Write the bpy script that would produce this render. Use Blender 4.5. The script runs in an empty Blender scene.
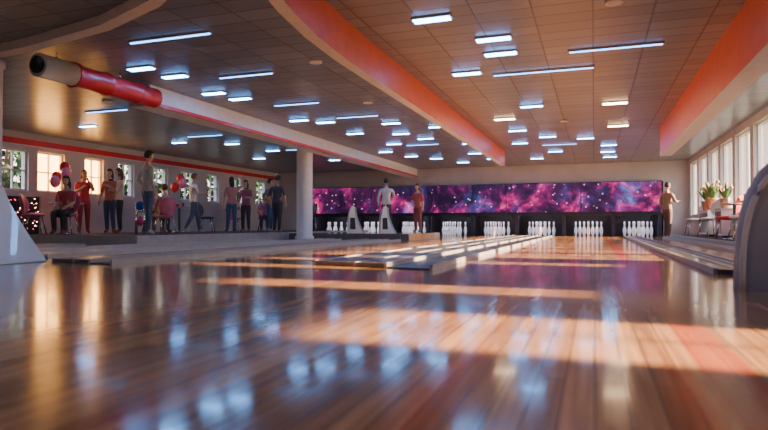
import bpy, math, random
from mathutils import Vector, Matrix, Euler
random.seed(7)
S=bpy.context.scene
# ---------------------------------------------------------------- materials
def nt(name):
    m=bpy.data.materials.new(name); m.use_nodes=True
    return m,m.node_tree,m.node_tree.nodes['Principled BSDF']
def mat(name,col,rough=.5,metal=0,emi=None,es=0,var=.12,scale=6,coat=0):
    m,t,b=nt(name)
    n=t.nodes.new('ShaderNodeTexNoise'); n.inputs['Scale'].default_value=scale; n.inputs['Detail'].default_value=4
    tc=t.nodes.new('ShaderNodeTexCoord'); t.links.new(tc.outputs['Object'],n.inputs['Vector'])
    r=t.nodes.new('ShaderNodeValToRGB')
    c=col
    r.color_ramp.elements[0].color=(c[0]*(1-var),c[1]*(1-var),c[2]*(1-var),1); r.color_ramp.elements[0].position=.3
    r.color_ramp.elements[1].color=(min(1,c[0]*(1+var)),min(1,c[1]*(1+var)),min(1,c[2]*(1+var)),1); r.color_ramp.elements[1].position=.7
    t.links.new(n.outputs['Fac'],r.inputs['Fac']); t.links.new(r.outputs['Color'],b.inputs['Base Color'])
    b.inputs['Roughness'].default_value=rough; b.inputs['Metallic'].default_value=metal
    b.inputs['Coat Weight'].default_value=coat
    if emi:
        b.inputs['Emission Color'].default_value=(*emi,1); b.inputs['Emission Strength'].default_value=es
    return m
def wood_mat():
    m,t,b=nt('lane_wood'); N=t.nodes; L=t.links
    g=N.new('ShaderNodeNewGeometry'); sp=N.new('ShaderNodeSeparateXYZ'); L.new(g.outputs['Position'],sp.inputs[0])
    cb=N.new('ShaderNodeCombineXYZ'); L.new(sp.outputs['Y'],cb.inputs['X']); L.new(sp.outputs['X'],cb.inputs['Y'])
    br=N.new('ShaderNodeTexBrick'); L.new(cb.outputs[0],br.inputs['Vector'])
    br.inputs['Scale'].default_value=1; br.inputs['Brick Width'].default_value=3.4; br.inputs['Row Height'].default_value=.075
    br.inputs['Mortar Size'].default_value=.0026; br.inputs['Mortar Smooth'].default_value=.3
    br.inputs['Color1'].default_value=(.76,.42,.20,1); br.inputs['Color2'].default_value=(.42,.205,.095,1); br.inputs['Mortar'].default_value=(.06,.025,.012,1)
    mp=N.new('ShaderNodeMapping'); mp.inputs['Scale'].default_value=(38,1.3,1); L.new(g.outputs['Position'],mp.inputs[0])
    no=N.new('ShaderNodeTexNoise'); no.inputs['Scale'].default_value=1; no.inputs['Detail'].default_value=7; L.new(mp.outputs[0],no.inputs['Vector'])
    rp=N.new('ShaderNodeValToRGB'); rp.color_ramp.elements[0].color=(.45,.40,.36,1); rp.color_ramp.elements[0].position=.3
    rp.color_ramp.elements[1].color=(1.25,1.2,1.15,1); rp.color_ramp.elements[1].position=.7; L.new(no.outputs['Fac'],rp.inputs['Fac'])
    mx=N.new('ShaderNodeMix'); mx.data_type='RGBA'; mx.blend_type='MULTIPLY'; mx.inputs['Factor'].default_value=.8
    L.new(br.outputs['Color'],mx.inputs['A']); L.new(rp.outputs['Color'],mx.inputs['B'])
    s=N.new('ShaderNodeMath'); s.operation='COMPARE'; s.inputs[1].default_value=.36; s.inputs[2].default_value=.07; L.new(sp.outputs['X'],s.inputs[0])
    s2=N.new('ShaderNodeMath'); s2.operation='MULTIPLY'; s2.inputs[1].default_value=.75; L.new(s.outputs[0],s2.inputs[0])
    m2=N.new('ShaderNodeMix'); m2.data_type='RGBA'; L.new(s2.outputs[0],m2.inputs['Factor']); L.new(mx.outputs['Result'],m2.inputs['A']); m2.inputs['B'].default_value=(.6,.09,.02,1)
    L.new(m2.outputs['Result'],b.inputs['Base Color'])
    n3=N.new('ShaderNodeTexNoise'); n3.inputs['Scale'].default_value=1.2; n3.inputs['Detail'].default_value=5; L.new(g.outputs['Position'],n3.inputs['Vector'])
    mr=N.new('ShaderNodeMapRange'); mr.inputs['To Min'].default_value=.08; mr.inputs['To Max'].default_value=.20; L.new(n3.outputs['Fac'],mr.inputs['Value'])
    L.new(mr.outputs[0],b.inputs['Roughness']); b.inputs['IOR'].default_value=1.45
    b.inputs['Coat Weight'].default_value=.25; b.inputs['Coat Roughness'].default_value=.06
    bp=N.new('ShaderNodeBump'); bp.inputs['Strength'].default_value=.07; bp.inputs['Distance'].default_value=.003
    L.new(no.outputs['Fac'],bp.inputs['Height']); L.new(bp.outputs[0],b.inputs['Normal'])
    return m
def ceil_mat():
    m,t,b=nt('acoustic_tile'); N=t.nodes; L=t.links
    g=N.new('ShaderNodeNewGeometry')
    br=N.new('ShaderNodeTexBrick'); L.new(g.outputs['Position'],br.inputs['Vector']); br.offset=0
    br.inputs['Scale'].default_value=1; br.inputs['Brick Width'].default_value=.6; br.inputs['Row Height'].default_value=.3
    br.inputs['Mortar Size'].default_value=.01; br.inputs['Color1'].default_value=(.19,.215,.265,1); br.inputs['Color2'].default_value=(.28,.31,.37,1); br.inputs['Mortar'].default_value=(.065,.07,.085,1)
    v=N.new('ShaderNodeTexNoise'); v.inputs['Scale'].default_value=40; L.new(g.outputs['Position'],v.inputs['Vector'])
    mx=N.new('ShaderNodeMix'); mx.data_type='RGBA'; mx.blend_type='MULTIPLY'; mx.inputs['Factor'].default_value=.3
    L.new(br.outputs['Color'],mx.inputs['A']); L.new(v.outputs['Fac'],mx.inputs['B'])
    L.new(mx.outputs['Result'],b.inputs['Base Color']); b.inputs['Roughness'].default_value=.3
    bp=N.new('ShaderNodeBump'); bp.inputs['Strength'].default_value=.5; bp.inputs['Distance'].default_value=.01; L.new(br.outputs['Fac'],bp.inputs['Height']); bp.invert=True
    L.new(bp.outputs[0],b.inputs['Normal'])
    return m
def screen_mat():
    m,t,b=nt('galaxy_screen'); N=t.nodes; L=t.links
    g=N.new('ShaderNodeNewGeometry')
    def noise(sc,de,di,off):
        mp=N.new('ShaderNodeMapping'); mp.inputs['Location'].default_value=off; L.new(g.outputs['Position'],mp.inputs[0])
        n=N.new('ShaderNodeTexNoise'); n.inputs['Scale'].default_value=sc; n.inputs['Detail'].default_value=de; n.inputs['Distortion'].default_value=di; n.inputs['Roughness'].default_value=.66; L.new(mp.outputs[0],n.inputs['Vector']); return n
    def ramp(src,st):
        r=N.new('ShaderNodeValToRGB'); e=r.color_ramp.elements; e[0].position=st[0][0]; e[0].color=(*st[0][1],1); e[1].position=st[-1][0]; e[1].color=(*st[-1][1],1)
        for p,c in st[1:-1]:
            x=e.new(p); x.color=(*c,1)
        L.new(src,r.inputs['Fac']); return r
    n=noise(1.1,9,.5,(3.1,0,1)); r=ramp(n.outputs['Fac'],[(.40,(.012,.003,.022)),(.49,(.06,.006,.06)),(.55,(.28,.012,.13)),(.62,(.85,.035,.26)),(.69,(1,.22,.34)),(.77,(1,.7,.6))])
    nb=noise(.8,8,.6,(11,0,5)); rb=ramp(nb.outputs['Fac'],[(.52,(0,0,0)),(.60,(.01,.03,.12)),(.68,(.05,.16,.45)),(.78,(.3,.5,.9))])
    ad=N.new('ShaderNodeMix'); ad.data_type='RGBA'; ad.blend_type='ADD'; ad.inputs['Factor'].default_value=1; L.new(r.outputs['Color'],ad.inputs['A']); L.new(rb.outputs['Color'],ad.inputs['B'])
    v=N.new('ShaderNodeTexVoronoi'); v.inputs['Scale'].default_value=5; L.new(g.outputs['Position'],v.inputs['Vector'])
    lt=N.new('ShaderNodeMapRange'); lt.inputs['From Min'].default_value=.04; lt.inputs['From Max'].default_value=.17; lt.inputs['To Min'].default_value=1; lt.inputs['To Max'].default_value=0; L.new(v.outputs['Distance'],lt.inputs['Value'])
    mx=N.new('ShaderNodeMix'); mx.data_type='RGBA'; L.new(lt.outputs[0],mx.inputs['Factor']); L.new(ad.outputs['Result'],mx.inputs['A']); mx.inputs['B'].default_value=(1.6,1.0,1.3,1)
    L.new(mx.outputs['Result'],b.inputs['Emission Color']); b.inputs['Emission Strength'].default_value=1.15
    b.inputs['Base Color'].default_value=(.01,.005,.02,1); b.inputs['Roughness'].default_value=.3
    return m
M={}
M['wood']=wood_mat(); M['ceil']=ceil_mat(); M['screen']=screen_mat()
M['wall']=mat('warm_plaster',(.58,.53,.52),.8,scale=2,var=.06)
M['white']=mat('painted_white',(.70,.67,.68),.5,var=.05)
M['orange']=mat('orange_paint',(.80,.125,.025),.4,var=.06)
M['red']=mat('red_paint',(.65,.025,.03),.35,var=.08)
M['dark']=mat('dark_panel',(.02,.018,.025),.4)
M['darkblue']=mat('dark_blue_plastic',(.03,.035,.07),.3)
M['grey']=mat('grey_cap',(.13,.115,.12),.3,coat=.3)
M['lightgrey']=mat('pale_rail',(.38,.36,.37),.3)
M['shell']=mat('white_plastic_shell',(.78,.75,.75),.35,coat=.3,var=.04)
M['steelshell']=mat('slate_shell',(.36,.38,.44),.5,coat=.15,var=.06)
M['chrome']=mat('chrome',(.7,.7,.72),.18,1)
M['panel']=mat('light_diffuser',(.8,.85,1),.5,emi=(.12,.42,1),es=42,var=.02)
M['panelthin']=mat('light_tube',(.8,.85,1),.5,emi=(.12,.42,1),es=8,var=.02)
M['panelwarm']=mat('warm_diffuser',(1,.9,.8),.5,emi=(1,.66,.38),es=30,var=.02)
M['pinlight']=mat('pin_deck_lamp',(.8,.8,1),.5,emi=(.85,.82,1),es=26,var=.02)
M['sunglow']=mat('backlit_blind',(.9,.6,.3),.8,emi=(1,.46,.11),es=16,var=.2,scale=3)  # emissive sheet added behind two left windows, imitates low sun glow
M['neon']=mat('neon_red',(1,.2,.2),.5,emi=(1,.08,.12),es=9)
M['pin']=mat('pin_white',(.9,.9,.92),.2,coat=.5,var=.02,emi=(.8,.8,1),es=.3)  # faint emission put into the pin white, imitates the deck light on it
M['pinred']=mat('pin_red',(.7,.03,.03),.3)
M['leaf']=mat('leaf_green',(.07,.16,.04),.5,var=.4,scale=20)
M['leaf2']=mat('leaf_tree',(.04,.10,.04),.6,var=.5,scale=3)
M['bark']=mat('bark',(.12,.07,.04),.9)
M['terra']=mat('terracotta',(.5,.2,.1),.7)
M['petal']=mat('petals',(.8,.45,.2),.6)
M['grass']=mat('grass',(.08,.11,.04),.9)
M['carpet']=mat('carpet',(.10,.06,.07),.9,scale=30)
M['pinkseat']=mat('pink_seat',(.55,.13,.25),.5)
M['bal1']=mat('balloon_red',(.8,.03,.04),.2,coat=.5,var=.03); M['bal2']=mat('balloon_pink',(.9,.22,.4),.2,coat=.5,var=.03)
# ---------------------------------------------------------------- mesh builder
class MB:
    def __init__(s): s.v=[];s.f=[];s.m=[];s.mats=[];s.sm=[]
    def mi(s,k):
        if k not in s.mats: s.mats.append(k)
        return s.mats.index(k)
    def add(s,vs,fs,k,smooth=False):
        o=len(s.v); s.v+= [tuple(v) for v in vs]; i=s.mi(k)
        for f in fs: s.f.append([a+o for a in f]); s.m.append(i); s.sm.append(smooth)
    def box(s,x0,x1,y0,y1,z0,z1,k):
        vs=[(x,y,z) for z in(z0,z1) for y in(y0,y1) for x in(x0,x1)]
        s.add(vs,[(0,2,3,1),(4,5,7,6),(0,1,5,4),(2,6,7,3),(0,4,6,2),(1,3,7,5)],k)
    def lathe(s,prof,c,k,n=24,axis='z',smooth=True):
        vs=[];fs=[]
        for r,h in prof:
            for i in range(n):
                a=2*math.pi*i/n; p=(r*math.cos(a),r*math.sin(a),h)
                if axis=='y': p=(p[0],p[2],p[1])
                vs.append((p[0]+c[0],p[1]+c[1],p[2]+c[2]))
        for j in range(len(prof)-1):
            for i in range(n):
                q=(j*n+i,j*n+(i+1)%n,(j+1)*n+(i+1)%n,(j+1)*n+i)
                fs.append(q if axis=='z' else q[::-1])
        fs.append(tuple(range(n))[::-1]); fs.append(tuple(range((len(prof)-1)*n,len(prof)*n)))
        s.add(vs,fs,k,smooth)
    def tube(s,pts,rad,k,n=8,cap=True):
        pts=[Vector(p) for p in pts]; vs=[];fs=[]
        if not hasattr(rad,'__len__'): rad=[rad]*len(pts)
        for i,p in enumerate(pts):
            d=(pts[min(i+1,len(pts)-1)]-pts[max(i-1,0)]).normalized()
            u=d.cross(Vector((0,0,1)) if abs(d.z)<.9 else Vector((1,0,0))).normalized(); w=d.cross(u)
            for j in range(n):
                a=2*math.pi*j/n; vs.append(p+(u*math.cos(a)+w*math.sin(a))*rad[i])
        for i in range(len(pts)-1):
            for j in range(n): fs.append((i*n+j,i*n+(j+1)%n,(i+1)*n+(j+1)%n,(i+1)*n+j))
        if cap: fs.append(tuple(range(n))[::-1]); fs.append(tuple(range((len(pts)-1)*n,len(pts)*n)))
        s.add(vs,fs,k,True)
    def ell(s,c,r,k,n=16,m=10,fn=None):
        vs=[];fs=[]
        for j in range(m+1):
            ph=math.pi*j/m
            for i in range(n):
                a=2*math.pi*i/n; p=Vector((math.sin(ph)*math.cos(a)*r[0],math.sin(ph)*math.sin(a)*r[1],math.cos(ph)*r[2]))
                if fn: p=fn(p)
                vs.append(p+Vector(c))
        for j in range(m):
            for i in range(n): fs.append((j*n+i,(j+1)*n+i,(j+1)*n+(i+1)%n,j*n+(i+1)%n))
        s.add(vs,fs,k,True)
    def prism(s,prof,y0,y1,k,smooth=False):
        n=len(prof); vs=[(x,y0,z) for x,z in prof]+[(x,y1,z) for x,z in prof]
        fs=[(i,(i+1)%n,n+(i+1)%n,n+i) for i in range(n)]
        s.add(vs,fs,k,smooth); s.add(vs,[tuple(range(n))[::-1],tuple(range(n,2*n))],k)
    def obj(s,name,loc=(0,0,0),rz=0,bevel=0,sc=1):
        me=bpy.data.meshes.new(name); me.from_pydata(s.v,[],s.f)
        for k in s.mats: me.materials.append(M[k] if isinstance(k,str) else k)
        for p,i,q in zip(me.polygons,s.m,s.sm): p.material_index=i; p.use_smooth=q
        me.update()
        o=bpy.data.objects.new(name,me); S.collection.objects.link(o); o.location=loc; o.rotation_euler=(0,0,rz); o.scale=(sc,sc,sc)
        if bevel:
            b=o.modifiers.new('b','BEVEL'); b.width=bevel; b.segments=3; b.limit_method='ANGLE'
        return o
H=2.67; XL=-13; XR=3.1; YB=-5; YF=23.05
# ---------------------------------------------------------------- room
b=MB(); b.box(XL-.3,XR+.3,YB-.3,24.8,-.1,0,'wood'); b.obj('floor')
b=MB(); b.box(XL-.3,XR+.3,YB-.3,24.8,H,H+.1,'ceil'); b.obj('ceiling')
def wall_x(name,x0,x1,ops,z0,z1,k='wall'):
    b=MB(); y=YB
    for o in ops:
        a,c=o[:2]; za,zb=(o[2],o[3]) if len(o)>2 else (z0,z1)
        b.box(x0,x1,y,a,0,H,k); b.box(x0,x1,a,c,0,za,k); b.box(x0,x1,a,c,zb,H,k); y=c
    b.box(x0,x1,y,24.6,0,H,k); return b.obj(name)
Lops=[(1.5,2.5),(4.5,5.5),(7.2,8.2),(10.15,10.85),(11.1,11.9),(12.55,13.2),(13.75,14.4),(15.1,15.9),(16.5,17.3),(17.95,18.7),(19.5,20.4),(21.2,22.1)]
Rops=[(-3.5,-2),(-.6,.6,1.6,2.4),(1.85,2.7,.62,1.5),(3.5,3.95,1.1,2.05),(5.1,5.5,1.75,2.5),(6.3,6.75,1.0,2.5),(7.6,9.0),(9.3,10.7),(11,12.4),(12.7,14.1),(14.4,15.8),(16.1,17.5),(17.8,19.2),(19.5,20.9),(21.2,22.6)]  # near openings, out of view, are sized to shape sun bands on the floor
wall_x('wall_left',XL-.25,XL,Lops,1.25,2.25)
wall_x('wall_right',XR,XR+.25,Rops,.75,2.5)
b=MB(); b.box(XL,XR,YB-.25,YB,0,H,'wall'); b.obj('wall_back')
b=MB(); b.box(XL,XR,YF,YF+.15,1.98,H,'wall'); b.box(XL,-11.35,YF,YF+.15,0,1.98,'wall'); b.box(2.3,XR,YF,YF+.15,0,1.98,'wall'); b.box(XL,XR,24.5,24.6,0,H,'dark'); b.obj('wall_front')
n=0
for (ops,x0,x1,z0,z1,side) in ((Lops,XL-.16,XL-.08,1.25,2.25,0),(Rops,XR+.08,XR+.14,.75,2.5,1)):
    for i,o in enumerate(ops):
        a,c=o[:2]; za,zb=(o[2],o[3]) if len(o)>2 else (z0,z1)
        n+=1; b=MB(); w=.045 if side==0 else .03
        b.box(x0,x1,a,a+w,za,zb,'white'); b.box(x0,x1,c-w,c,za,zb,'white'); b.box(x0,x1,a+w,c-w,za,za+w,'white'); b.box(x0,x1,a+w,c-w,zb-w,zb,'white')
        mid=(a+c)/2; b.box(x0+.01,x1-.01,mid-.015,mid+.015,za+w,zb-w,'white')
        if side==0:
            b.box(x0+.01,x1-.01,a+w,c-w,1.73,1.76,'white')
            if i in (4,5): b.box(x0-.02,x0,a+.01,c-.01,za+.01,zb-.01,'sunglow')
        b.obj('window_%d'%n)
b=MB(); b.box(XL,XL+.06,9,YF,2.36,2.5,'red'); b.box(XL,XL+.05,9,YF,2.34,2.36,'white'); b.obj('trim_1')
b=MB(); b.box(XR-.03,XR,YB,YF,0,.12,'lightgrey'); b.obj('baseboard_right')
b=MB(); b.box(XL,XL+.03,YB,9.4,0,.12,'lightgrey'); b.obj('baseboard_left')
def beam(name,pts,w,zb,side,zt=H,k='orange'):
    b=MB(); vs=[]
    for x,y in pts: vs+=[(x,y,zb),(x,y,zt),(x-w*side,y,zb),(x-w*side,y,zt)]
    o=[];wf=[]
    for i in range(len(pts)-1):
        a=i*4;c=a+4; o+=[(a,a+1,c+1,c)]; wf+=[(a,c,c+2,a+2),(a+2,c+2,c+3,a+3),(a+1,a+3,c+3,c+1)]
    e=(len(pts)-1)*4
    b.add(vs,o,k); b.add(vs,wf+[(0,2,3,1),(e,e+1,e+3,e+2)],'white'); return b.obj(name)
beam('ceiling_beam',[(-2.10,3.2),(-2.26,3.8),(-2.41,4.5),(-2.51,5.2),(-2.56,6.0),(-2.57,7),(-2.57,18.5)],.13,.42+1.82,1)
beam('ceiling_beam',[(1.45,-4.5),(1.45,15.2)],.25,.42+1.60,-1)
b=MB(); b.box(-7.1,-6.7,7.75,YF,2.34,H,'white'); b.box(-6.7,-6.67,7.75,YF,2.34,2.40,'red'); b.obj('ceiling_beam')
b=MB()
pts=[(-9.8,5.6),(-8,5.5),(-6.4,5.3),(-5,5.0),(-4.0,4.6),(-3.1,4.0)]
vs=[]
for x,y in pts: vs+=[(x,y,2.56),(x,y,H),(x,y+.16,2.56),(x,y+.16,H)]
fs=[]
for i in range(5):
    a=i*4;c=a+4; fs+=[(a,a+1,c+1,c),(a+2,c+2,c+3,a+3),(a,c,c+2,a+2)]
b.add(vs,fs+[(0,2,3,1),(20,21,23,22)],'white'); b.obj('ceiling_beam')
b=MB(); R=.15
b.lathe([(.10,5.62),(.15,5.62),(R,5.62),(R,6.15)],(-6.6,0,2.44),'white',32,'y')
b.lathe([(R+.02,6.15),(R+.02,6.2),(R,6.22),(R,6.7),(R+.015,6.72),(R+.015,6.76),(R,6.78),(R,7.3),(R+.015,7.32),(R+.015,7.36),(R,7.38),(R,7.75)],(-6.6,0,2.44),'red',32,'y')
b.lathe([(.11,5.60),(.11,5.66)],(-6.6,0,2.44),'dark',32,'y')
b.tube([(-6.6,5.9,2.58),(-6.6,5.9,H)],.01,'chrome'); b.tube([(-6.6,7,2.58),(-6.6,7,H)],.01,'chrome')
b.obj('ventilation_duct')
for x,y,r in ((-7.5,14.75,.22),(-7.75,5.8,.2)):
    b=MB(); b.lathe([(r+.04,0),(r+.04,.1),(r,.12),(r,H-.12),(r+.03,H-.1),(r+.03,H)],(x,y,0),'white',32); b.obj('column')
# ceiling lights
thin=[(-4.78,5.85,1.15),(-4.9,7.7,.9),(-5.18,9.84,.9),(-.7,8.93,1.4),(.26,8.04,1.1),(-4.6,11.4,.9),(-9.0,9.2,1.0),(-9.2,12.6,1),(-8.2,15.8,.9),(-4.5,16,.9),(-.9,17.2,.9)]
fat=[(-6.1,6.87),(-5.94,7.4),(-6.08,8.57),(-5.9,9.1),(-1.65,6.26),(-1.13,7.17),(-1.14,7.82),(-1.76,8.69),(-1.1,11.5),(-5.94,11.4),(-5.5,11.8),(-5.5,13.5),(-4.45,13.9),(-3.35,13.2),(-1.7,14.35),(-1.1,15.6),(-1.1,18.8),(.5,20.9),(-3.5,18.5),(-9.4,14.1),(-9.1,15.8),(-4.1,14.9),(-5.2,15.6),(-3.2,16.2),(.4,17.8),(.5,2.5),(-1.5,1.5),(-4.5,2),(-8,1.5),(-10.8,10.5),(-10.6,13.4),(-10.6,17.5),(-8.4,18.8),(-5.0,19.5),(-1.9,16.6),(-.2,16.2),(-3.2,20.2),(-1.8,20.6),(.4,19.4),(-6.0,17.2),(-4.2,12.4),(-5.6,18.6),(-4.4,21)]
warm=[(.37,11.7),(-1.77,12.7),(.52,14.4)]
def clight(x,y,w,d,k):
    b=MB(); b.box(x-w/2-.02,x+w/2+.02,y-d/2-.02,y+d/2+.02,H-.02,H,'lightgrey'); b.box(x-w/2,x+w/2,y-d/2,y+d/2,H-.03,H-.02,k); b.obj('ceiling_light')
for x,y,w in thin: clight(x,y,w,.025,'panelthin')
for x,y in fat: clight(x,y,.40,.11,'panel')
for x,y in warm: clight(x,y,.42,.14,'panelwarm')
for x,y in ((-3.6,7.4),(-3.9,10.2),(-8.3,8.5),(0.2,6.4),(-.6,13.4)):
    b=MB(); b.lathe([(.07,H-.02),(.09,H-.02),(.09,H)],(x,y,0),'white',20); b.obj('ceiling_sprinkler')
# ---------------------------------------------------------------- lane hardware
def divider(xs,y0,y1,slant=0):
    b=MB(); xa,xb=xs; w=xb-xa
    def slab(a,c,z,k,ya):
        vs=[(a,ya(a),0.001),(c,ya(c),0.001),(c,y1,0.001),(a,y1,0.001),(a,ya(a),z),(c,ya(c),z),(c,y1,z),(a,y1,z)]
        b.add(vs,[(0,3,2,1),(4,5,6,7),(0,1,5,4),(1,2,6,5),(2,3,7,6),(3,0,4,7)],k)
    ya=lambda x:y0+slant*(xb-x); e=.03
    slab(xa,xa+e,.055,'lightgrey',ya); slab(xa+e,xa+w*.36,.045,'grey',ya); slab(xa+w*.36,xa+w*.36+e,.052,'lightgrey',ya)
    slab(xa+w*.36+e,xa+w*.62,.045,'grey',ya); slab(xa+w*.62,xa+w*.62+e,.055,'lightgrey',ya); slab(xa+w*.62+e,xb-e,.012,'dark',ya); slab(xb-e,xb,.05,'lightgrey',ya)
    return b.obj('lane_divider')
divider((-2.78,-1.42),5.4,22.2,.2)
divider((.95,1.4),5.7,22.2)
divider((-5.75,-4.8),5.0,15.0,.1)
divider((-7.1,-6.5),5.7,15.0)
divider((-8.4,-7.85),6.6,13.8)
divider((-10.2,-9.6),4.5,9.3)
divider((2.0,2.25),5.6,20.4)
# ---------------------------------------------------------------- platforms
b=MB(); b.box(XL+.02,-8.6,9.6,22.4,.001,.2,'carpet'); b.box(XL+.02,-8.55,9.55,9.6,.001,.21,'lightgrey'); b.box(-8.6,-8.55,9.6,22.4,.001,.21,'lightgrey'); b.obj('seating_platform')
b=MB(); b.box(-8.3,-4.7,15.4,18.8,.001,.18,'wood'); b.box(-8.3,-4.7,15.35,15.4,.001,.18,'grey'); b.obj('approach_platform')
b=MB(); b.box(2.35,XR-.05,9.5,20.3,.001,.12,'carpet'); b.box(2.3,2.35,9.5,20.3,.001,.12,'lightgrey'); b.obj('side_platform')
# ---------------------------------------------------------------- masking screens and pits
xs=[-11.3,-8.6,-5.9,-3.15,-.45,2.25]
for a,c in zip(xs[:-1],xs[1:]):
    b=MB(); b.box(a,c,22.92,YF,.86,1.98,'dark'); b.box(a+.015,c-.015,22.90,22.92,.90,1.96,'screen'); b.obj('masking_screen')
b=MB(); b.box(-11.3,2.25,22.84,22.895,.77,.88,'dark'); b.obj('trim_2')
lanes=[1.5-1.7*k for k in range(8)]
for k in range(9):
    x=2.35-1.7*k
    if x<-11.3: x=-11.22
    if x>2.25: x=2.17
    b=MB(); b.box(x-.05,x+.05,23.06,24.15,.001,.8,'dark'); b.box(x-.06,x+.06,22.92,23.06,.001,.8,'darkblue'); b.obj('lane_kickback')
b=MB(); b.box(-11.3,2.2,24.2,24.3,0.001,.8,'dark'); b.obj('pit_cushion')
prof=[(.0255,0),(.029,.008),(.036,.04),(.049,.078),(.0575,.114),(.0605,.14),(.0555,.18),(.0455,.21),(.035,.235),(.0245,.255),(.0232,.27),(.0255,.3),(.031,.33),(.0323,.345),(.029,.366),(.018,.378),(.004,.381)]
for lx in lanes:
    b=MB()
    for r in range(4):
        for i in range(r+1):
            c=((i-r/2)*.3,r*.264,0); b.lathe([(p[0]*1.1,p[1]*1.45) for p in prof],c,'pin',14)
            b.lathe([(.0285,.377),(.0285,.393)],c,'pinred',14)
    b.obj('bowling_pin_set',(lx,22.80,0.001))
    b=MB(); b.box(lx-.7,lx+.7,22.93,22.99,.815,.835,'pinlight'); b.box(lx-.72,lx+.72,22.92,23.0,.835,.85,'dark'); b.obj('pin_deck_lamp')
# ---------------------------------------------------------------- ball returns
def swoosh(name,loc,rz,hh,ww,dd,k,k2,ex=1.9):
    b=MB(); P=[]
    for i in range(15):
        t=i/14; P.append((ww*(1-t)**ex,hh*t))
    top=[(-.08*math.sin(a),hh+.06*math.sin(a)-.0) for a in (.5,1.0,1.57)]
    back=[(-ww*.55,hh*.93),(-ww*.72,hh*.7),(-ww*.8,hh*.35),(-ww*.8,0)]
    b.prism(P+top+back,-dd/2,dd/2,k,False)
    b.prism([(x+.02,z) for x,z in P]+[(x-.03,z) for x,z in P[::-1]],-dd/2-.015,-dd/2,k2)
    b.prism([(-ww*.6,hh*.15),(0,hh*.15),(-.02,hh*.6),(-ww*.6,hh*.6)],-dd/2-.012,-dd/2,'dark')
    return b.obj(name,loc,rz,.02)
swoosh('ball_return',(-6.52,4.8,0.001),0.1,.86,.62,.7,'shell','lightgrey',1.25)
def hood(loc,rz):
    b=MB(); n=24; W=.5;Ht=.88;prof=[]
    for i in range(n+1):
        a=math.pi*i/n; x=-W*math.copysign(abs(math.cos(a))**.55,math.cos(a)); z=Ht*abs(math.sin(a))**.85; prof.append((x,z))
    rings=[(-.62,.80,.86),(-.6,.93,.95),(-.52,1,1),(.45,.98,.98),(.6,.9,.86),(.66,.75,.6)]
    vs=[];fs=[]
    for y,sx,sz in rings: vs+=[(x*sx,y,z*sz) for x,z in prof]
    m=n+1
    for j in range(len(rings)-1):
        for i in range(n): fs.append((j*m+i,(j+1)*m+i,(j+1)*m+i+1,j*m+i+1))
    b.add(vs,fs,'steelshell',True)
    b.add(vs,[tuple(range(m)),tuple(range((len(rings)-1)*m,len(rings)*m))[::-1]],'steelshell')
    b.tube([(x*.9,-.615,z*.92+.0) for x,z in prof],.02,'shell')
    b.tube([(x*1.0,-.50,z*1.0+.0) for x,z in prof],.010,'shell')
    b.tube([(x*.55,-.63,z*.55+.06) for x,z in prof],.014,'lightgrey')
    b.prism([(x*.55,z*.55+.06) for x,z in prof],-.628,-.618,'dark')
    b.box(-.48,.48,-.55,.58,0,.05,'lightgrey')
    return b.obj('ball_return',loc,rz)
hood((1.50,4.95,0.001),-.25)
for x,y,z in ((-6.6,16.2,.185),(-5.75,16.6,.185)): swoosh('ball_return',(x,y,z),.5,.74,.26,.34,'shell','lightgrey')
# ---------------------------------------------------------------- furniture
def chair(loc,rz,k='darkblue'):
    b=MB()
    b.ell((0,0,.45),(.25,.25,.05),k,20,8)
    b.ell((0,.23,.72),(.25,.04,.24),k,20,12,lambda p:Vector((p.x,p.y-1.2*p.x*p.x+.2*p.z,p.z)))
    b.tube([(0,.18,.45),(0,.24,.6)],.03,k)
    for sx in(-1,1):
        for sy in(-1,1): b.tube([(sx*.14,sy*.14,.43),(sx*.22,sy*.22,0.006)],.014,'chrome')
    return b.obj('chair',loc,rz)
def table(loc,r=.38,h=.74):
    b=MB(); b.lathe([(.02,h-.03),(r,h-.03),(r+.01,h-.015),(r,h),(.01,h)],(0,0,0),'lightgrey',28); b.lathe([(.22,0),(.22,.02),(.04,.05),(.03,h-.03)],(0,0,0),'chrome',20)
    b.lathe([(.03,h),(.04,h+.12),(.035,h+.12)],(.1,.05,0),'red',12); b.lathe([(.03,h),(.04,h+.12),(.035,h+.12)],(-.14,-.1,0),'white',12)
    return b.obj('round_table',loc)
for x,y,r,k in ((-12.3,10.4,2.2,'pinkseat'),(-11.2,10.3,.4,'pinkseat'),(-11.6,13.6,1.6,'pinkseat'),(-10.9,13.2,-2,'pinkseat'),(-11.8,16.3,2,'darkblue'),(-10.8,18.2,.5,'pinkseat'),(-12.2,18.6,1.6,'pinkseat'),(-9.2,18.4,-.8,'darkblue')): chair((x,y,.202),r,k)
for x,y in ((-11.75,10.8),(-11.3,14.3),(-11.2,17.0)): table((x,y,.202))
for x,y,r,k in ((2.72,13.2,-1.5,'shell'),(2.72,14.7,-1.8,'red'),(2.68,16.4,-1.2,'shell'),(2.7,11.6,-1.6,'darkblue'),(2.7,19.0,-1.5,'shell')): chair((x,y,.122),r,k)
table((2.72,13.95,.122),.26)
table((2.72,12.4,.122),.26)
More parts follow.
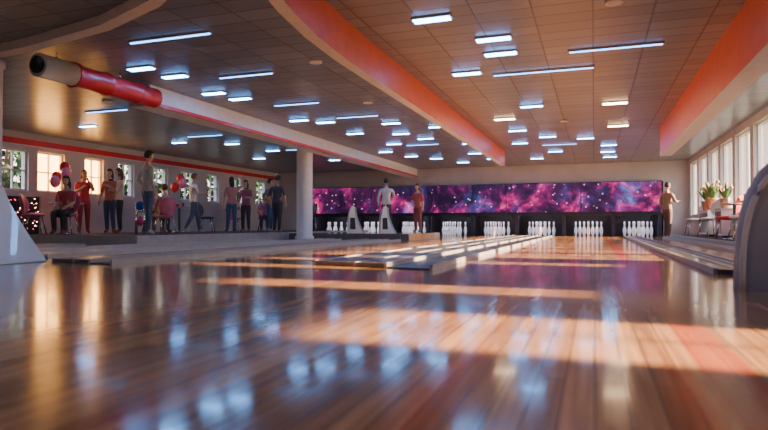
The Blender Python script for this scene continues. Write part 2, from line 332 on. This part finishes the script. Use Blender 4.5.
def plant(loc,s=1,flower=True):
    b=MB(); b.lathe([(.07,0),(.1,.16),(.11,.17),(.11,.2),(.095,.2),(.09,.17)],(0,0,0),'terra',20)
    for i in range(46):
        a=random.uniform(0,6.28); l=random.uniform(.2,.42); o=random.uniform(.25,1.0)
        d=Vector((math.cos(a),math.sin(a),0)); t=Vector((-d.y,d.x,0)); w=random.uniform(.012,.028); vs=[];fs=[]
        for j in range(6):
            u=j/5; c=d*(l*o*.6*u+.02)+Vector((0,0,.18+l*(u-.35*o*u*u))); ww=w*math.sin(math.pi*min(.98,u*.9+.1)); c.x=min(c.x,.12); vs+=[c-t*ww,c+t*ww]
        for j in range(5): fs.append((2*j,2*j+1,2*j+3,2*j+2))
        b.add(vs,fs,'leaf',True)
        if flower and i%5==0: b.ell(c,(.025,.025,.03),'petal',8,6)
    return b.obj('potted_plant',loc,0,0,s)
def cabinet(x0,x1,y0,y1,z0,z1):
    b=MB(); b.box(x0,x1,y0,y1,z0+.06,z1-.03,'white'); b.box(x0-.02,x1,y0-.02,y1+.02,z1-.03,z1,'lightgrey'); b.box(x0+.03,x1,y0+.03,y1-.03,z0,z0+.06,'dark')
    m=(y0+y1)/2; b.box(x0-.01,x0,y0+.03,m-.01,z0+.1,z1-.07,'grey'); b.box(x0-.01,x0,m+.01,y1-.03,z0+.1,z1-.07,'grey'); return b.obj('low_cabinet')
cabinet(2.70,3.04,16.9,18.2,.122,.8)
plant((2.85,17.2,.802),1.5); plant((2.85,17.95,.802),1.3)
cabinet(2.70,3.04,15.2,15.9,.122,.8); plant((2.85,15.55,.802),1.1)
b=MB(); b.box(-12.9,-12.82,9.9,11.0,.202,1.1,'dark'); b.box(-12.98,-12.82,9.85,9.9,.202,1.12,'lightgrey'); b.box(-12.98,-12.82,11.0,11.05,.202,1.12,'lightgrey')
for i in range(60):
    y=random.uniform(9.95,10.95); z=random.uniform(.3,1.05); b.box(-12.82,-12.81,y,y+.012,z,z+.012,'neon' if i%3 else 'panelwarm')
b.obj('arcade_display')
def balloons(loc,offs,zb):
    b=MB()
    b.lathe([(.05,0),(.05,.05),(.02,.07)],(0,0,0),'red',12)
    for i,(x,y,z) in enumerate(offs):
        k='bal2' if i%2 else 'bal1'
        b.ell((x,y,z),(.12,.12,.145),k,16,12,lambda p:Vector((p.x*(1+.9*min(0,p.z)),p.y*(1+.9*min(0,p.z)),p.z)))
        b.lathe([(.018,z-.17),(.006,z-.145)],(x,y,0),k,8)
        b.tube([(x,y,z-.16),(x*.5,y*.5,z*.5),(0,0,.06)],.003,'white',5)
    return b.obj('balloon_bunch',loc)
balloons((-12.05,10.9,.945),[(-.12,0,.62),(.14,.05,.72),(0,.12,.86),(.02,-.16,.5)],0)
balloons((-11.2,14.1,.945),[(-.1,0,.55),(.14,.05,.66),(0,.12,.8)],0)
M['ball1']=mat('ball_blue',(.02,.08,.4),.1,coat=.6); M['ball2']=mat('ball_pink',(.6,.05,.2),.1,coat=.6)
b=MB()
for i in range(4):
    for j in range(2): b.ell((.0,i*.25,.32+j*.36),(.108,.108,.108),'ball1' if (i+j)%2 else 'ball2',18,12)
for j in range(2): b.tube([(-.06,-.15,.2+j*.36),(-.06,.9,.2+j*.36)],.014,'chrome'); b.tube([(.06,-.15,.2+j*.36),(.06,.9,.2+j*.36)],.014,'chrome')
for y in(-.15,.9): b.tube([(-.09,y,0),(-.09,y,.7)],.018,'chrome'); b.tube([(.09,y,0),(.09,y,.7)],.018,'chrome'); b.tube([(-.09,y,.2),(.09,y,.2)],.012,'chrome'); b.tube([(-.09,y,.56),(.09,y,.56)],.012,'chrome')
b.obj('bowling_ball_rack',(-10.3,11.6,.203),.7)
# ---------------------------------------------------------------- people
SK=[mat('skin_a',(.60,.36,.26),.5,var=.04),mat('skin_b',(.35,.19,.12),.5,var=.04)]
cl={}
def cloth(c,r=.8):
    if c not in cl: cl[c]=mat('cloth_%d'%len(cl),c,r,var=.18,scale=25)
    return cl[c]
def seg_d(p,a,b):
    ab=b-a; t=max(0,min(1,(p-a).dot(ab)/ab.length_squared)); return (p-(a+ab*t)).length
ARM={'down':((.25,.02,1.17),(.27,-.04,.93)),'hip':((.36,.07,1.2),(.19,-.05,1.04)),'fwd':((.23,-.08,1.19),(.16,-.3,1.2)),'up':((.36,-.08,1.5),(.33,-.16,1.78)),'point':((.28,-.2,1.36),(.3,-.44,1.38)),'phone':((.24,-.08,1.18),(.08,-.27,1.3)),'face':((.25,-.12,1.22),(.08,-.17,1.5)),'back':((.24,.12,1.18),(.1,.17,1.0)),'lap':((.21,-.05,.0),(.12,-.28,.0))}
def person(loc,rz,h,shirt,pants,hairc,la='down',ra='down',legs='stand',long=False,skin=0,sleeve='short',female=False,lean=0,head=0):
    sk=SK[skin]; sh=cloth(shirt); pa=cloth(pants); ha=cloth(hairc,.6); shoe=cloth((.5,.48,.46) if not female else (.3,.08,.08)); ws=.93 if female else 1.08
    sit=legs=='sit'; dz=-.42 if sit else 0
    V=Vector; J=[];RR=[];E=[];lab=[]
    def j(p,r,par=None,l=None):
        J.append(V(p)); RR.append(r if hasattr(r,'__len__') else (r,r))
        if par is not None: E.append((par,len(J)-1)); lab.append(l)
        return len(J)-1
    def up(x,y,z):
        k=z-.95; return (x,y-lean*k,z+dz)
    pel=j(up(0,0,.96),(.155 if female else .148,.12))
    sp=j(up(0,0,1.13),(.13*ws,.105),pel,'s'); ch=j(up(0,0,1.33),(.165*ws,.12),sp,'s'); nb=j(up(0,.01,1.46),(.09,.075),ch,'s'); nk=j(up(0,.0,1.54),(.055,.055),nb,'k'); hd=j(up(0,-.01,1.60),(.055,.06),nk,'k')
    wr=[]
    for sx,an in((1,la),(-1,ra)):
        e,w=ARM[an]
        if an=='lap': e=(e[0],e[1],1.18); w=(w[0],w[1],1.08)
        s=j(up(sx*.185*ws,.01,1.425),(.068,.064),ch,'s'); el=j(up(sx*e[0]*ws,e[1],e[2]),(.049,.049),s,'u'); wj=j(up(sx*w[0],w[1],w[2]),(.031,.028),el,'f')
        wr.append((V(J[el]),V(J[wj]),sx))
    st={'stand':((.1,-.01,.5),(.11,.02,.09),(.13,-.13,.04),(.1,-.01,.5),(.11,.02,.09),(.13,-.13,.04)),
        'wide':((.14,-.02,.5),(.19,.02,.09),(.23,-.12,.04),(.13,-.02,.5),(.17,.02,.09),(.21,-.12,.04)),
        'walk':((.09,-.14,.52),(.09,-.2,.09),(.1,-.36,.045),(.09,.06,.5),(.09,.26,.13),(.1,.13,.045)),
        'contra':((.1,-.06,.5),(.13,-.04,.09),(.18,-.18,.04),(.09,.01,.5),(.08,.03,.09),(.09,-.12,.04)),
        'sit':((.11,-.42,.52),(.12,-.40,.09),(.13,-.54,.04),(.1,-.42,.52),(.1,-.36,.09),(.11,-.5,.04))}[legs]
    for q,sx in((0,1),(3,-1)):
        hp=j((sx*.09,0.0,.90+dz+(.03 if sit else 0)),(.105,.105),pel,'p'); k=j((sx*st[q][0],st[q][1],st[q][2]),(.073,.073),hp,'p'); a=j((sx*st[q+1][0],st[q+1][1],st[q+1][2]),(.052,.052),k,'p'); he=j((sx*st[q+2][0],st[q+2][1],st[q+2][2]),(.042,.034),a,'o')
    me=bpy.data.meshes.new('t'); me.from_pydata(J,E,[]); o=bpy.data.objects.new('t',me); S.collection.objects.link(o)
    o.modifiers.new('s','SKIN')
    for i,r in enumerate(RR): me.skin_vertices[0].data[i].radius=r
    me.skin_vertices[0].data[0].use_root=True
    ss=o.modifiers.new('u','SUBSURF'); ss.levels=2; ss.render_levels=2
    dg=bpy.context.evaluated_depsgraph_get(); em=bpy.data.meshes.new_from_object(o.evaluated_get(dg))
    b=MB(); vs=[v.co.copy() for v in em.vertices]
    groups={}
    mp={'s':sh,'k':sk,'u':sh,'f':sk if sleeve=='short' else sh,'p':pa,'o':shoe}
    for p in em.polygons:
        c=V(p.center); best=min(range(len(E)),key=lambda i:seg_d(c,J[E[i][0]],J[E[i][1]])); l=lab[best]
        if l in('p',) and c.z>.93+dz and not sit: l='s'
        groups.setdefault(id(mp[l]),(mp[l],[]))[1].append(tuple(p.vertices))
    off=len(b.v); b.v+=[tuple(v) for v in vs]
    for mm,fl in groups.values():
        i=b.mi(mm)
        for f in fl: b.f.append([a+off for a in f]); b.m.append(i); b.sm.append(True)
    bpy.data.objects.remove(o)
    hc=V(J[hd])+V((0,-.012,.10)); Rz=Matrix.Rotation(head,3,'Z')
    def hf(p):
        q=V(p)
        if q.z<0: q.x*=1+.9*q.z/.12*.28; q.y=q.y*(1+.18*q.z/.12)-.012*(-q.z/.12)
        return Rz@q
    b.ell(hc,(.075,.095,.118),sk,20,14,hf)
    R=lambda x,y,z: hc+Rz@V((x,y,z))
    b.tube([R(0,-.09,.015),R(0,-.108,-.02),R(0,-.09,-.03)],[.008,.014,.01],sk,8)
    for sx in(-1,1):
        b.ell(R(sx*.03,-.083,.008),(.012,.008,.008),cloth((.03,.02,.02)),8,6); b.ell(R(sx*.077,.005,-.005),(.01,.02,.03),sk,10,6)
        b.tube([R(sx*.016,-.09,.032),R(sx*.045,-.08,.03)],.004,ha,6)
    b.tube([R(-.022,-.086,-.058),R(0,-.092,-.058),R(.022,-.086,-.058)],[.004,.007,.004],cloth((.45,.12,.11)),6)
    def hh(p):
        q=V(p)
        if q.y<-.02 and q.z<.05: q.y=-.02+(q.y+.02)*.15
        if q.z<-.03 and not long: q.z=-.03+(q.z+.03)*.5
        return Rz@q
    b.ell(hc+V((0,0,.012)),(.088,.106,.124),ha,20,14,hh)
    if long: b.ell(R(0,.075,-.09),(.085,.045,.17),ha,16,12,lambda p:Rz@p)
    for el,w,sx in wr:
        d=(w-el).normalized(); u=d.cross(V((0,0,1)))
        u=(V((0,-1,0))-d*d.dot(V((0,-1,0)))) if abs(d.z)>.6 else V((sx,0,0))-d*d.x*sx
        u.normalize(); n=d.cross(u).normalized()*(-sx)
        if abs(d.z)>.6 and n.x*sx>0: n=-n
        b.tube([w-d*.015,w+d*.02,w+d*.055,w+d*.088],[.026,.032,.037,.03],sk,10)
        for i,(off2,ln) in enumerate(((.028,.068),(.010,.078),(-.009,.073),(-.027,.058))):
            p0=w+d*.08+u*off2; p1=p0+d*ln*.45+n*.004; p2=p1+d*ln*.3+n*ln*.18; p3=p2+d*ln*.14+n*ln*.22
            b.tube([p0,p1,p2,p3],[.0095,.009,.008,.0065],sk,7)
        p0=w+d*.025+u*.026; b.tube([p0,p0+u*.022+d*.025+n*.008,p0+u*.03+d*.052+n*.014],[.013,.011,.008],sk,7)
    return b.obj('person',loc,rz,0,h/1.78)
PI=math.pi
JE=(.07,.10,.18); DK=(.05,.05,.06); WH=(.75,.7,.66); BR=(.12,.05,.02); BL=(.03,.02,.02)
zp=.203
person((-9.16,10.55,zp),PI-.5,1.80,(.50,.46,.43),JE,BL,'hip','down','contra',sleeve='long')
person((-12.2,11.75,zp),1.0,1.58,(.65,.05,.08),(.40,.06,.08),BR,'face','phone','stand',True,female=True)
person((-11.75,12.15,zp),.4,1.62,(.5,.18,.12),JE,BL,'fwd','down','contra',female=True,long=True)
person((-11.2,11.9,zp),-.8,1.60,(.65,.5,.42),DK,BR,'phone','hip','stand',female=True,long=True)
person((-10.5,13.9,zp),2.4,1.62,WH,JE,BR,'down','fwd','walk')
person((-10.2,15.3,zp),-2.4,1.62,(.5,.2,.2),JE,BL,'down','up','contra',female=True,long=True)
person((-10.35,16.3,zp),.2,1.6,(.35,.10,.2),DK,BR,'fwd','down','stand',female=True,long=True)
person((-9.9,17.0,zp),1.8,1.68,(.12,.13,.2),JE,BL,'down','hip','wide')
person((-9.0,15.9,zp),PI,1.68,(.08,.08,.1),DK,BL,'down','down','contra')
person((-6.08,17.5,.183),PI+.2,1.66,(.62,.58,.56),DK,BL,'down','fwd','contra',sleeve='long')
person((-5.15,17.8,.183),-.4,1.48,(.5,.10,.08),(.25,.07,.06),BR,'down','hip','stand',True,female=True)
person((2.2,20.9,0.001),PI-.9,1.74,(.28,.16,.11),(.13,.07,.05),BL,'down','fwd','contra',female=False,sleeve='long')
def seated(x,y,rz,*a,**k):
    person((x,y,zp),rz,1.68,*a,la='lap',ra='lap',legs='sit',**k)
seated(-11.6,13.6,1.6,(.25,.1,.3),DK,BL,female=True,long=True)
seated(-10.9,13.2,-2,(.5,.3,.3),JE,BR)
seated(-10.8,18.2,.5,(.5,.12,.25),DK,BR,female=True,long=True)
seated(-11.2,10.3,.4,(.5,.08,.12),DK,BL,female=True,long=True)
# ---------------------------------------------------------------- outside
b=MB(); b.box(-60,60,-40,70,-.5,-.12,'grass'); b.obj('ground')
def tree(x,y,h):
    b=MB(); b.tube([(0,0,-.3),(.05,0,h*.4),(0,.1,h*.7)],[.16,.12,.05],'bark',10)
    for i in range(2200):
        th=random.uniform(0,6.28); ph=math.acos(random.uniform(-1,1)); r=random.uniform(.3,1)**.5
        c=Vector((math.sin(ph)*math.cos(th)*1.5*r,math.sin(ph)*math.sin(th)*1.7*r,h*.58+math.cos(ph)*h*.46*r))
        u=Vector([random.uniform(-1,1) for _ in range(3)]).normalized(); w=u.cross(Vector((.3,.5,.8))).normalized(); s=.14
        b.add([c-u*s,c+w*s*.6,c+u*s,c-w*s*.6],[(0,1,2,3)],'leaf2')
    b.obj('tree',(x,y,0))
for x,y,h in ((-16,12.6,4.2),(-16.4,17.0,4.4),(-16.5,20.3,4.2),(-16.2,23.6,4.6),(-16.8,27,4.4),(-16.5,30.5,4.4)): tree(x,y,h)
# ---------------------------------------------------------------- light
w=bpy.data.worlds.new('sky'); S.world=w; w.use_nodes=True; T=w.node_tree; bg=T.nodes['Background']
tc=T.nodes.new('ShaderNodeTexCoord'); sp=T.nodes.new('ShaderNodeSeparateXYZ'); T.links.new(tc.outputs['Generated'],sp.inputs[0])
rp=T.nodes.new('ShaderNodeValToRGB'); T.links.new(sp.outputs['Z'],rp.inputs[0]); rp.color_ramp.elements[0].position=0; rp.color_ramp.elements[0].color=(1,.80,.62,1); rp.color_ramp.elements[1].position=.5; rp.color_ramp.elements[1].color=(.60,.72,1,1)
T.links.new(rp.outputs[0],bg.inputs[0]); bg.inputs[1].default_value=5.8
def sun(d,e,c,ang):
    l=bpy.data.lights.new('sun','SUN'); l.energy=e; l.color=c; l.angle=ang; o=bpy.data.objects.new('sun',l); S.collection.objects.link(o)
    o.rotation_euler=Vector(d).to_track_quat('-Z','Y').to_euler(); return o
el=math.radians(19)
sun((-math.cos(el),.03,-math.sin(el)),52,(1,.68,.40),.04)
# ---------------------------------------------------------------- camera
c=bpy.data.cameras.new('camera'); co=bpy.data.objects.new('camera',c); S.collection.objects.link(co); S.camera=co
co.location=(0,0,.42); co.rotation_euler=(math.radians(90.96),0,math.radians(19.38)); c.lens=28; c.sensor_width=36
c.dof.use_dof=True; c.dof.focus_distance=13; c.dof.aperture_fstop=1.7
